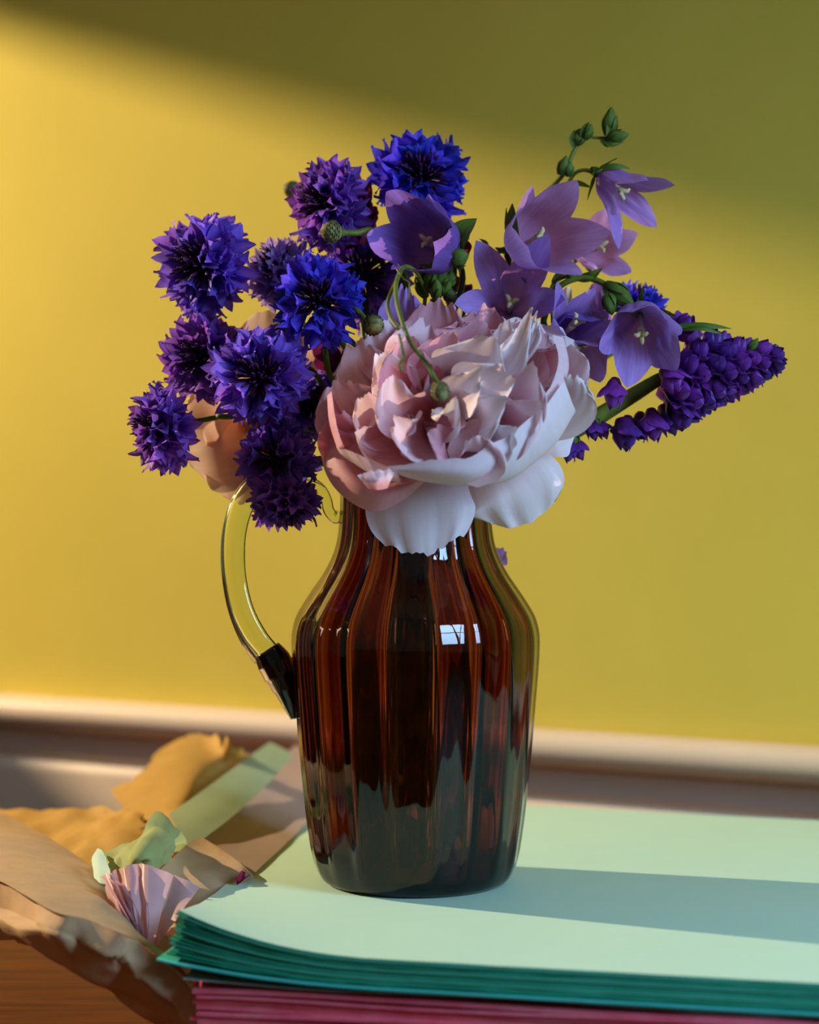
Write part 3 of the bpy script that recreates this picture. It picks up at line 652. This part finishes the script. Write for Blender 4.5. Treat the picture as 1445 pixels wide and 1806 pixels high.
pod(S1, (1018, 256, .015), (1024, 226, .012), .0045, 3); pod(S1, (1030, 246, .012), (1044, 218, .010), .0035, 4)
pod(S1, (1074, 240, .015), (1079, 188, .012), .0046, 5); pod(S1, (1070, 246, .012), (1110, 236, .008), .0042, 6)
thin_leaf(S1, [(1068, 246, .012), (1074, 240, .010), (1071, 200, .010)], .004, seed=7); thin_leaf(S1, [(1065, 246, .012), (1078, 256, .008), (1098, 252, .008)], .0035, seed=8)
thin_leaf(S1, [(1060, 246, .012), (1066, 254, .01), (1074, 260, .01)], .003, seed=9); thin_leaf(S1, [(1014, 262, .012), (1008, 245, .01), (1014, 228, .01)], .0034, seed=10)
thin_leaf(S1, [(1024, 252, .012), (1030, 228, .008), (1040, 215, .006)], .0034, seed=11)

# spray 2: arching stalk, right
S2 = empty('bellflower_spray', P(965, 600, .0)); tag(S2, 'arching bellflower stalk at right whose bells hang over the lupin stem', 'flower')
stem(S2, P(960, 560, .01), .0019, Vector((-.006, 0, -.02)), 52, M['darkstem'])
twig(S2, [(960, 562, .01), (972, 525, .005), (995, 500, .0), (1030, 490, -.002), (1065, 500, -.006), (1090, 522, -.010), (1105, 545, -.014), (1118, 556, -.012)], [.0019, .0019, .0019, .0018, .0018, .0016, .0014, .0016])
twig(S2, [(966, 540, .006), (975, 505, .005), (990, 490, .006), (1010, 486, .008)], .0014)
pod(S2, (1068, 502, -.012), (1118, 538, -.022), .0058, 11); pod(S2, (1072, 515, -.016), (1080, 556, -.022), .0045, 12); pod(S2, (1000, 492, .002), (1020, 478, .0), .0038, 13)
thin_leaf(S2, [(1020, 492, .0), (1042, 488, -.004), (1063, 472, -.006)], .0065, seed=21)
thin_leaf(S2, [(975, 500, .0), (990, 484, -.004), (1012, 478, -.004)], .0045, seed=22)
bell(S2, (1128, 554, -.012), (1134, 616, -.046), 1.02, M['bell'], 12, flare=.22, lobe=.38, neck=.6, roll=1.25, stl=.026, label='open lavender bell hanging nearest the lupin')
bell(S2, (985, 600, -.005), (1035, 548, -.030), .82, M['bell'], 14, flare=.40, lobe=.48, neck=.45, roll=.3, label='small bell opening up and right')
bell(S2, (1010, 560, .012), (1030, 630, -.015), 1.05, M['belldark'], 16, flare=.2, lobe=.42, neck=.6, roll=.9, stl=.026, label='deep violet bell in shade')
bell(S2, (1058, 585, .035), (1030, 540, .02), .8, M['belldark'], 17, flare=.3, lobe=.42, neck=.5, roll=.9, st=False, calyx=False)
twig(S2, [(985, 600, -.005), (975, 590, .0), (962, 585, .01)], .0012)
m = MB(); petal(m, [P(988, 590, .01), P(990, 545, .008), P(1005, 505, .01)], .014, (0, -1, 0), cup=.3, seed=8); place('petal', m.mesh('petal', petalmat('cream_petal', (.60, .60, .35), (.72, .70, .58))), S2, world=True)

# single bells
S3 = empty('bellflower', P(790, 450, .0)); tag(S3, 'dark purple bellflower turned left below the topmost cornflower, with green leaves', 'flower')
bell(S3, (790, 446, .005), (708, 400, -.045), 1.04, M['belldark'], 21, flare=.12, lobe=.35, neck=.72, roll=.2, stl=.03)
stem(S3, P(802, 442, .01), .0018, Vector((.002, .0, -.03)), 53, M['darkstem'])
pod(S3, (796, 458, -.018), (826, 448, -.024), .0062, 22); thin_leaf(S3, [(797, 445, -.012), (812, 412, -.022), (841, 385, -.024)], .0145, seed=31); thin_leaf(S3, [(793, 452, -.012), (800, 430, -.022), (812, 412, -.02)], .009, seed=32)
thin_leaf(S3, [(796, 455, .0), (793, 440, -.008), (788, 395, -.006)], .0028, seed=33); thin_leaf(S3, [(795, 445, .0), (793, 470, -.006), (798, 500, -.004)], .005, seed=34); thin_leaf(S3, [(795, 470, .0), (770, 472, -.012), (735, 466, -.014)], .004, seed=34)
S4 = empty('bellflower', P(900, 560, .0)); tag(S4, 'lilac bellflower opening upward just above the right rim of the peony', 'flower')
bell(S4, (898, 552, .02), (906, 500, -.028), 1.12, M['bell'], 27, flare=.55, lobe=.46, neck=.45, roll=.35, stl=.020)
stem(S4, P(898, 555, .02), .0018, Vector((0, .0, -.02)), 54, M['darkstem'])

# greenery and maroon blossoms in the middle
S5 = empty('bud_sprig', P(765, 520, .0)); tag(S5, 'sprig of small green buds standing upright above the peony', 'bud sprig')
for i, (a, b, w) in enumerate((((748, 512, -.005), (742, 470, -.012), .0040), ((760, 515, -.008), (762, 462, -.018), .0045), ((775, 512, -.006), (783, 470, -.014), .0050), ((788, 505, -.004), (797, 478, -.01), .0045), ((752, 525, -.002), (732, 490, -.006), .0035), ((770, 528, -.012), (770, 492, -.02), .0040), ((780, 520, -.01), (795, 495, -.016), .0035))): pod(S5, a, b, w, 60+i, material='leaf')
stem(S5, P(765, 528, .0), .0022, Vector((0, 0, -.02)), 55)
def blossom(px, py, dy, s, label, seed, faces=((-.3, -.8, .5),), extra=()):
    R_ = empty('maroon_blossom', P(px, py, dy)); tag(R_, label, 'flower')
    for i, (ox, oy, w, lx, ly) in enumerate(extra):
        m = MB(); petal(m, [P(px, py, dy), P(px+ox+lx*.5, py+oy+ly*.5, dy-.008), P(px+ox+lx, py+oy+ly, dy-.004)], w/3000, (-.3, -.8, .3), cup=.5, ruffle=.05, seed=seed+i, c=.8); place('petal', m.mesh('petal', M['maroon']), R_, world=True)
    stem(R_, P(px, py, dy), .0014, Vector((0, .0, -.02)), seed, M['darkstem'])
blossom(630, 395, .032, 1, 'dark red blossom peeping out between the two uppermost cornflowers', 71, extra=((0, 0, 44, 2, -94), (0, 0, 44, 24, -78), (0, 0, 66, -36, -40), (0, 0, 66, 12, -50), (0, 0, 60, -50, 8), (0, 0, 60, -20, 45), (0, 0, 66, 30, 20), (0, 0, 60, 35, -30)))
blossom(802, 428, .03, 1, 'maroon blossom behind the dark green leaf right of the purple bell', 72, extra=((0, 0, 44, -2, -36), (0, 0, 44, 24, 28), (0, 0, 44, 24, 5)))
blossom(812, 520, .04, 1, 'maroon blossom low between peony and lilac bell', 73, extra=((0, 0, 30, -8, -35), (0, 0, 30, 20, -20), (0, 0, 30, 30, -5)))
blossom(585, 655, .02, 1, 'plum coloured petals wedged at the upper left edge of the front peony', 74, extra=((0, 0, 60, -5, -75), (0, 0, 50, 15, -60), (0, 0, 40, -25, -40)))

# ------------------------------------------------------------------ lupin spike
def lup_mesh(seed, material):
    m = MB(); r = random.Random(seed); L = .0125
    # keel and wings: plump folded pod
    rows = []
    for j in range(9):
        t = j/8; rr = .0040*math.sin(PI*min(1, t*.85+.1))**.65*(1-.2*t); cz = .0016*math.sin(t*2.2)
        if j == 8: rr = .0002
        rows.append([Vector((rr*.85*math.cos(2*PI*k/12), rr*1.15*math.sin(2*PI*k/12)+cz, L*t)) for k in range(12)])
    m.grid(rows, close_u=True)
    for sgn in (-1, 1):   # banner halves folded back above the wings
        petal(m, [Vector((0, .001, .001)), Vector((sgn*.0022, .0052, .005)), Vector((sgn*.0035, .0070+r.uniform(-.001, .001), .0105))], .0105, Vector((-sgn*.5, -1, 0)), cup=.45, ruffle=.04, c=.75, k=.1, b=.4, seed=seed+sgn, nu=6, nv=7)
        petal(m, [Vector((0, 0, .001)), Vector((sgn*.0040, -.001, .006)), Vector((sgn*.0018, -.0012, .0125))], .0085, Vector((-sgn, .2, 0)), cup=.5, c=.75, k=.1, b=.4, seed=seed+3+sgn, nu=6, nv=7)
    return m.mesh('floret', material)
LUP = [lup_mesh(s, M['lupin']) for s in range(4)]
lup = empty('lupin_spike', P(1030, 745, .0)); tag(lup, 'deep purple lupin spike stretching to the right on a thick green stem', 'flower')
LM = lup.matrix_basis.inverted()
twig(lup, [(985, 775, .005), (1050, 738, .0), (1120, 695, .0), (1180, 662, .0), (1260, 648, .0), (1330, 636, .0), (1366, 630, .0)], [.0052, .0052, .0045, .0036, .0024, .0014, .0008], n=12)
stem(lup, P(990, 772, .005), .0050, Vector((-.02, .0, -.012)), 56)
def lupf(pos, d, s, rr):
    q = d.normalized().to_track_quat('Z', 'Y'); mt = LM @ Matrix.Translation(pos) @ q.to_matrix().to_4x4() @ Matrix.Rotation(rr, 4, 'Z') @ Matrix.Scale(s, 4)
    return place('floret', rnd.choice(LUP), lup, mt)
A0, A1 = P(1172, 664, 0), P(1352, 633, 0); axl = (A1-A0).normalized(); e1 = axl.cross(Vector((0, 1, 0))).normalized(); e2 = axl.cross(e1)
NW = 9
for w in range(NW):
    t = w/(NW-1); c0 = A0.lerp(A1, t); n = 7 if w < 6 else 5; rad = .0165*(1-t)**.75+.0006
    for k in range(n):
        f = 2*PI*(k+.5*(w % 2))/n+rnd.uniform(-.15, .15); ra = e1*math.cos(f)+e2*math.sin(f)
        sc1 = (1.65-.75*t)*rnd.uniform(.88, 1.1); lean = .45+.9*t
        if w < 2 and ra.z > .5 : continue
        lupf(c0+ra*rad*.75, ra+axl*lean, sc1, rnd.uniform(-.6, .6)+PI)
for (x, y, dy, dx, dz, s) in ((1086, 668, -.022, -.1, -1, 1.25), (1108, 735, .0, -.15, -1, 1.35), (1095, 738, -.01, .15, -1, 1.3), (1148, 722, -.005, .05, -1, 1.35), (1130, 728, .01, -.1, -1, 1.2), (1168, 715, .0, .3, -1, 1.3), (1192, 705, -.008, .2, -1, 1.25), (1170, 650, -.022, .3, -.6, 1.2), (1200, 600, -.01, .3, .9, 1.1), (1045, 740, -.008, .0, -1, .85), (1055, 742, .0, .4, -1, .8), (1004, 772, -.01, .0, -1, 1.0), (1012, 772, -.004, .25, -1, .95)):
    lupf(P(x, y, dy), Vector((dx, -.35, dz)), s*1.22, rnd.uniform(-.5, .5))
for (a, b, w) in (((1350, 634, 0), (1372, 622, -.003), .0022), ((1335, 640, -.003), (1352, 612, -.006), .0024), ((1320, 620, -.008), (1338, 596, -.010), .0026), ((1340, 646, -.002), (1362, 638, -.006), .0022)): pod(lup, a, b, w, 80, name='bud', material='leaf')
pod(lup, (1048, 738, -.006), (1046, 752, -.010), .0040, name='sepal'); pod(lup, (1010, 768, -.008), (1008, 786, -.012), .0046, name='sepal'); thin_leaf(lup, [(1190, 575, -.02), (1240, 574, -.024), (1290, 580, -.022)], .004, seed=41); thin_leaf(lup, [(1200, 582, -.02), (1240, 580, -.026), (1276, 590, -.022)], .003, seed=42)
twig(lup, [(1018, 755, .0), (1016, 765, -.005), (1012, 772, -.008)], .0012)

# ------------------------------------------------------------------ peonies
def add_petal(root, pts, wpx, material='peony', hint=(0, -1, .2), cup=.3, ruffle=.06, rag=.05, seed=1, nu=22, nv=18, **kw):
    m = MB(); petal(m, [P(*p) for p in pts], wpx/3000, hint, cup=cup, ruffle=ruffle, rag=rag, seed=seed, nu=nu, nv=nv, **kw)
    return place('petal', m.mesh('petal', M[material]), root, world=True)
pe = empty('peony', P(800, 760, -.03)); tag(pe, 'huge full blown pale pink peony in front of the jug neck', 'flower')
stem(pe, P(790, 800, .0), .0030, Vector((0, .01, -.02)), 57)
# guard petals
add_petal(pe, [(760, 800, -.045), (742, 880, -.060), (748, 985, -.062)], 182, 'peonywhite', (0, -1, .1), cup=-.18, ruffle=.07, rag=.09, freq=4, seed=2, k=.12, c=.25, b=.6)
add_petal(pe, [(850, 800, -.04), (905, 860, -.058), (930, 925, -.05)], 175, 'peonywhite', (0, -1, .1), cup=-.15, ruffle=.055, rag=.04, seed=3, k=.15, c=.3, b=.5, freq=4)
add_petal(pe, [(880, 760, -.03), (950, 715, -.035), (1040, 705, -.02)], 215, 'peonywhite', (-.2, -1, .2), cup=.15, ruffle=.04, rag=.02, seed=4, k=.3)
add_petal(pe, [(880, 720, -.02), (960, 640, -.035), (1010, 590, -.03)], 190, 'peonywhite', (-.2, -1, .1), cup=.3, ruffle=.04, rag=.05, seed=5)
# bowl petals, back
for i, (pts, w, mt) in enumerate((
    ([(790, 700, -.04), (770, 600, -.035), (770, 520, -.045)], 180, 'peonyrose'), ([(820, 700, -.04), (850, 600, -.035), (860, 535, -.045)], 170, 'peonyrose'),
    ([(860, 700, -.035), (920, 610, -.045), (935, 555, -.055)], 150, 'peony'), ([(740, 710, -.035), (690, 620, -.035), (665, 560, -.040)], 130, 'peony'),
    ([(720, 720, -.03), (650, 660, -.040), (625, 595, -.045)], 130, 'peony'), ([(890, 710, -.03), (980, 640, -.050), (1000, 600, -.070)], 160, 'peony'),
    ([(700, 740, -.035), (620, 720, -.055), (590, 660, -.065)], 150, 'peony'), ([(700, 760, -.04), (615, 770, -.062), (588, 720, -.080)], 130, 'peonyrose'),
    ([(900, 740, -.035), (985, 700, -.062), (1000, 650, -.085)], 150, 'peonywhite'), ([(755, 650, -.02), (712, 560, -.03), (712, 500, -.03)], 90, 'bell'))):
    add_petal(pe, pts, w, mt, (0, -1, .1), cup=.35, ruffle=.07, rag=.13, seed=10+i, freq=4.5, nu=28)
# bowl petals, front (outer faces catch the cool light)
def grid_petal(root, rows, material, seed, nu=30, nv=16, amp=.0008, rag=.0014):
    cols = [resample([P(*p) for p in r_], nu) for r_ in rows]; g = [resample([cols[k][i] for k in range(len(rows))], nv) for i in range(nu+1)]
    pts = []; uvs = []
    for j in range(nv+1):
        row = []
        for i in range(nu+1):
            p = g[i][j].copy(); e = 1-j/nv
            p.y += amp*2*noise.noise(Vector((i/nu*4, j/nv*2, seed))); p.z += e*e*rag*(noise.noise(Vector((i/nu*9, seed, 2)))+.6*noise.noise(Vector((i/nu*27, seed, 4))))
            row.append(p)
        pts.append(row); uvs.append([(i/nu*1.2, 1-.8*j/nv) for i in range(nu+1)])
    m = MB(); m.grid(pts, uvs); return place('petal', m.mesh('petal', M[material]), root, world=True)
grid_petal(pe, [[(584, 690, -.05), (566, 790, -.065), (588, 858, -.078), (650, 901, -.085), (702, 888, -.088), (750, 850, -.088)], [(620, 720, -.05), (610, 790, -.072), (630, 840, -.088), (672, 862, -.094), (705, 855, -.094), (750, 835, -.09)],
    [(680, 740, -.04), (680, 780, -.05), (690, 800, -.055), (700, 805, -.06), (720, 810, -.06), (760, 810, -.06)]], 'peonyrose', 9, rag=0)
grid_petal(pe, [[(686, 822, -.116), (771, 811, -.125), (830, 804, -.126), (896, 767, -.120), (955, 722, -.110), (996, 672, -.092)],
    [(690, 830, -.116), (765, 836, -.124), (835, 836, -.125), (905, 808, -.116), (966, 762, -.104), (1008, 706, -.086)],
    [(700, 836, -.10), (757, 851, -.108), (827, 857, -.108), (900, 846, -.098), (975, 788, -.085), (1014, 728, -.07)],
    [(740, 822, -.07), (780, 830, -.07), (830, 835, -.07), (880, 825, -.065), (940, 770, -.06), (980, 720, -.055)]], 'peonywhite', 1)
grid_petal(pe, [[(594, 790, -.098), (620, 796, -.110), (655, 812, -.118), (700, 828, -.122)], [(602, 802, -.096), (634, 818, -.108), (666, 834, -.114), (704, 842, -.118)], [(618, 808, -.085), (645, 828, -.094), (675, 844, -.10), (706, 850, -.10)], [(650, 790, -.06), (670, 800, -.065), (690, 810, -.07), (720, 820, -.07)]], 'peony', 2)
grid_petal(pe, [[(630, 838, -.122), (660, 830, -.122), (700, 828, -.12)], [(640, 850, -.123), (664, 846, -.126), (690, 846, -.122)], [(650, 862, -.120), (668, 864, -.122), (684, 861, -.118)]], 'peony', 3, amp=.0005)
grid_petal(pe, [[(850, 800, -.118), (900, 768, -.117), (960, 700, -.10), (985, 640, -.088), (975, 590, -.08)], [(850, 790, -.10), (915, 760, -.10), (975, 705, -.088), (1003, 655, -.075), (996, 600, -.068)], [(860, 770, -.07), (900, 740, -.07), (950, 700, -.06), (970, 660, -.055), (960, 620, -.05)]], 'peony', 4)
grid_petal(pe, [[(585, 690, -.085), (592, 740, -.098), (604, 785, -.104)], [(578, 700, -.07), (582, 745, -.078), (596, 792, -.09)], [(610, 700, -.05), (620, 740, -.05), (635, 780, -.06)]], 'peonyrose', 5)
grid_petal(pe, [[(690, 836, -.118), (650, 800, -.10), (640, 770, -.095)], [(760, 830, -.10), (720, 800, -.085), (700, 770, -.08)], [(850, 810, -.10), (800, 790, -.08), (780, 760, -.07)]], 'peonyrose', 6)
# explicit inner petals as in the photograph
INN = [
    ([(800, 690, -.060), (845, 640, -.090), (870, 590, -.110)], 150, 'peonywhite'), ([(840, 700, -.060), (900, 640, -.090), (935, 545, -.100)], 60, 'peonywhite'),
    ([(820, 720, -.065), (860, 690, -.105), (905, 655, -.125)], 130, 'peonywhite'), ([(780, 730, -.070), (820, 690, -.115), (850, 650, -.135)], 80, 'peonywhite'),
    ([(800, 740, -.070), (850, 740, -.112), (890, 705, -.135)], 110, 'peonywhite'), ([(760, 740, -.070), (790, 745, -.115), (800, 700, -.145)], 60, 'peonywhite'),
    ([(880, 740, -.060), (930, 700, -.095), (945, 640, -.115)], 120, 'peony'), ([(850, 760, -.065), (920, 750, -.100), (950, 715, -.120)], 130, 'peony'),
    ([(740, 720, -.060), (690, 670, -.075), (665, 610, -.085)], 90, 'peonywhite'), ([(750, 710, -.055), (720, 660, -.075), (720, 590, -.080)], 120, 'peonyrose'),
    ([(760, 730, -.065), (700, 720, -.098), (690, 660, -.110)], 100, 'peony'), ([(730, 750, -.065), (660, 740, -.090), (630, 690, -.100)], 110, 'peony'),
    ([(720, 760, -.070), (650, 780, -.098), (625, 755, -.115)], 90, 'peony'), ([(760, 770, -.075), (720, 770, -.112), (690, 735, -.125)], 90, 'peony'),
    ([(800, 780, -.075), (790, 790, -.110), (760, 755, -.128)], 100, 'peonyrose'), ([(830, 790, -.075), (850, 800, -.112), (835, 760, -.130)], 110, 'peony'),
    ([(770, 700, -.060), (780, 640, -.075), (800, 580, -.085)], 120, 'peonyrose'), ([(800, 700, -.055), (830, 620, -.070), (850, 560, -.075)], 130, 'peonyrose'),
    ([(860, 700, -.055), (890, 620, -.080), (895, 560, -.085)], 80, 'peonywhite'), ([(870, 690, -.055), (925, 600, -.075), (948, 545, -.080)], 22, 'peonywhite'), ([(870, 700, -.055), (940, 610, -.075), (952, 560, -.08)], 20, 'peonywhite'),
    ([(770, 760, -.075), (740, 790, -.108), (700, 790, -.120)], 90, 'peony'), ([(820, 770, -.070), (880, 790, -.105), (910, 760, -.125)], 120, 'peonywhite'),
    ([(750, 690, -.055), (735, 620, -.065), (750, 560, -.065)], 120, 'peony')]
for i, (pts, w, mt) in enumerate(INN):
    add_petal(pe, pts, w, mt, (-.1+(800-pts[2][0])/300, -1, (pts[2][1]-690)/250), cup=.5, ruffle=.06, rag=.10, seed=70+i, freq=2.6)
ctr = P(790, 735, -.055); axp = Vector((-.05, -.8, .45)).normalized(); r = random.Random(12)
ea = axp.orthogonal().normalized(); eb = axp.cross(ea)
for i in range(16):   # dense heart of the flower
    f = r.uniform(0, 2*PI); th = r.uniform(.25, 1.15); ra = ea*math.cos(f)+eb*math.sin(f); L = r.uniform(.035, .055)*(1-.12*th)
    d1 = axp*math.cos(th)+ra*math.sin(th); d2 = axp*math.cos(th*.35)+ra*math.sin(th*.35)
    pts = [ctr+ra*.006, ctr+ra*.006+d1*L*.55, ctr+ra*.006+d1*L*.55+d2*L*.45]
    m = MB(); petal(m, pts, r.uniform(.018, .034), -ra+axp*.2, cup=.5, ruffle=.08, rag=.12, seed=130+i, nu=16, nv=12, freq=2.5); place('petal', m.mesh('petal', M[r.choice(('peony', 'peony', 'peonyrose', 'peonywhite'))]), pe, world=True)

p2 = empty('peony', P(470, 720, .07)); tag(p2, 'second peach pink peony half hidden behind the left cornflowers', 'flower')
stem(p2, P(500, 760, .08), .0026, Vector((.01, 0, -.02)), 58)
for i, (pts, w) in enumerate((
    ([(470, 750, .07), (390, 765, .045), (318, 780, .055)], 230), ([(480, 770, .07), (415, 815, .045), (372, 838, .055)], 170), ([(480, 790, .07), (440, 830, .05), (420, 866, .06)], 90), ([(450, 720, .08), (380, 715, .06), (345, 715, .07)], 110),
    ([(480, 700, .07), (470, 615, .055), (470, 545, .06)], 130), ([(500, 700, .07), (500, 620, .05), (500, 560, .06)], 90), ([(520, 700, .07), (560, 640, .05), (585, 600, .06)], 120), ([(520, 720, .06), (580, 680, .05), (605, 640, .06)], 110), ([(500, 740, .06), (470, 700, .04), (450, 650, .05)], 130), ([(500, 760, .06), (520, 700, .045), (540, 640, .05)], 130))):
    add_petal(p2, pts, w, 'peach', (0, -1, .1), cup=.3, ruffle=.03, rag=.04, seed=200+i, k=.3, c=.35)
for i in range(16):
    f = r.uniform(0, 2*PI); th = r.uniform(.3, 1.3); c2 = P(490, 720, .07); ra = Vector((math.cos(f), 0, math.sin(f))); axq = Vector((-.2, -1, .1)).normalized(); L = .045
    d1 = axq*math.cos(th)+ra*math.sin(th); d2 = axq*math.cos(th*.4)+ra*math.sin(th*.4)
    m = MB(); petal(m, [c2, c2+d1*L*.55, c2+d1*L*.55+d2*L*.4], .03, -ra, cup=.5, ruffle=.12, rag=.1, seed=230+i); place('petal', m.mesh('petal', M['peach']), p2, world=True)
m = MB(); petal(m, [P(868, 1000, .03), P(878, 985, .032), P(892, 966, .03)], .015, (-.3, -1, 0), cup=.3, ruffle=.1, rag=.15, seed=3, c=.2); tag(place('loose_petal', m.mesh('loose_petal', M['bell'])), 'pale lilac petal peeping out behind the right of the jug neck', 'petal')
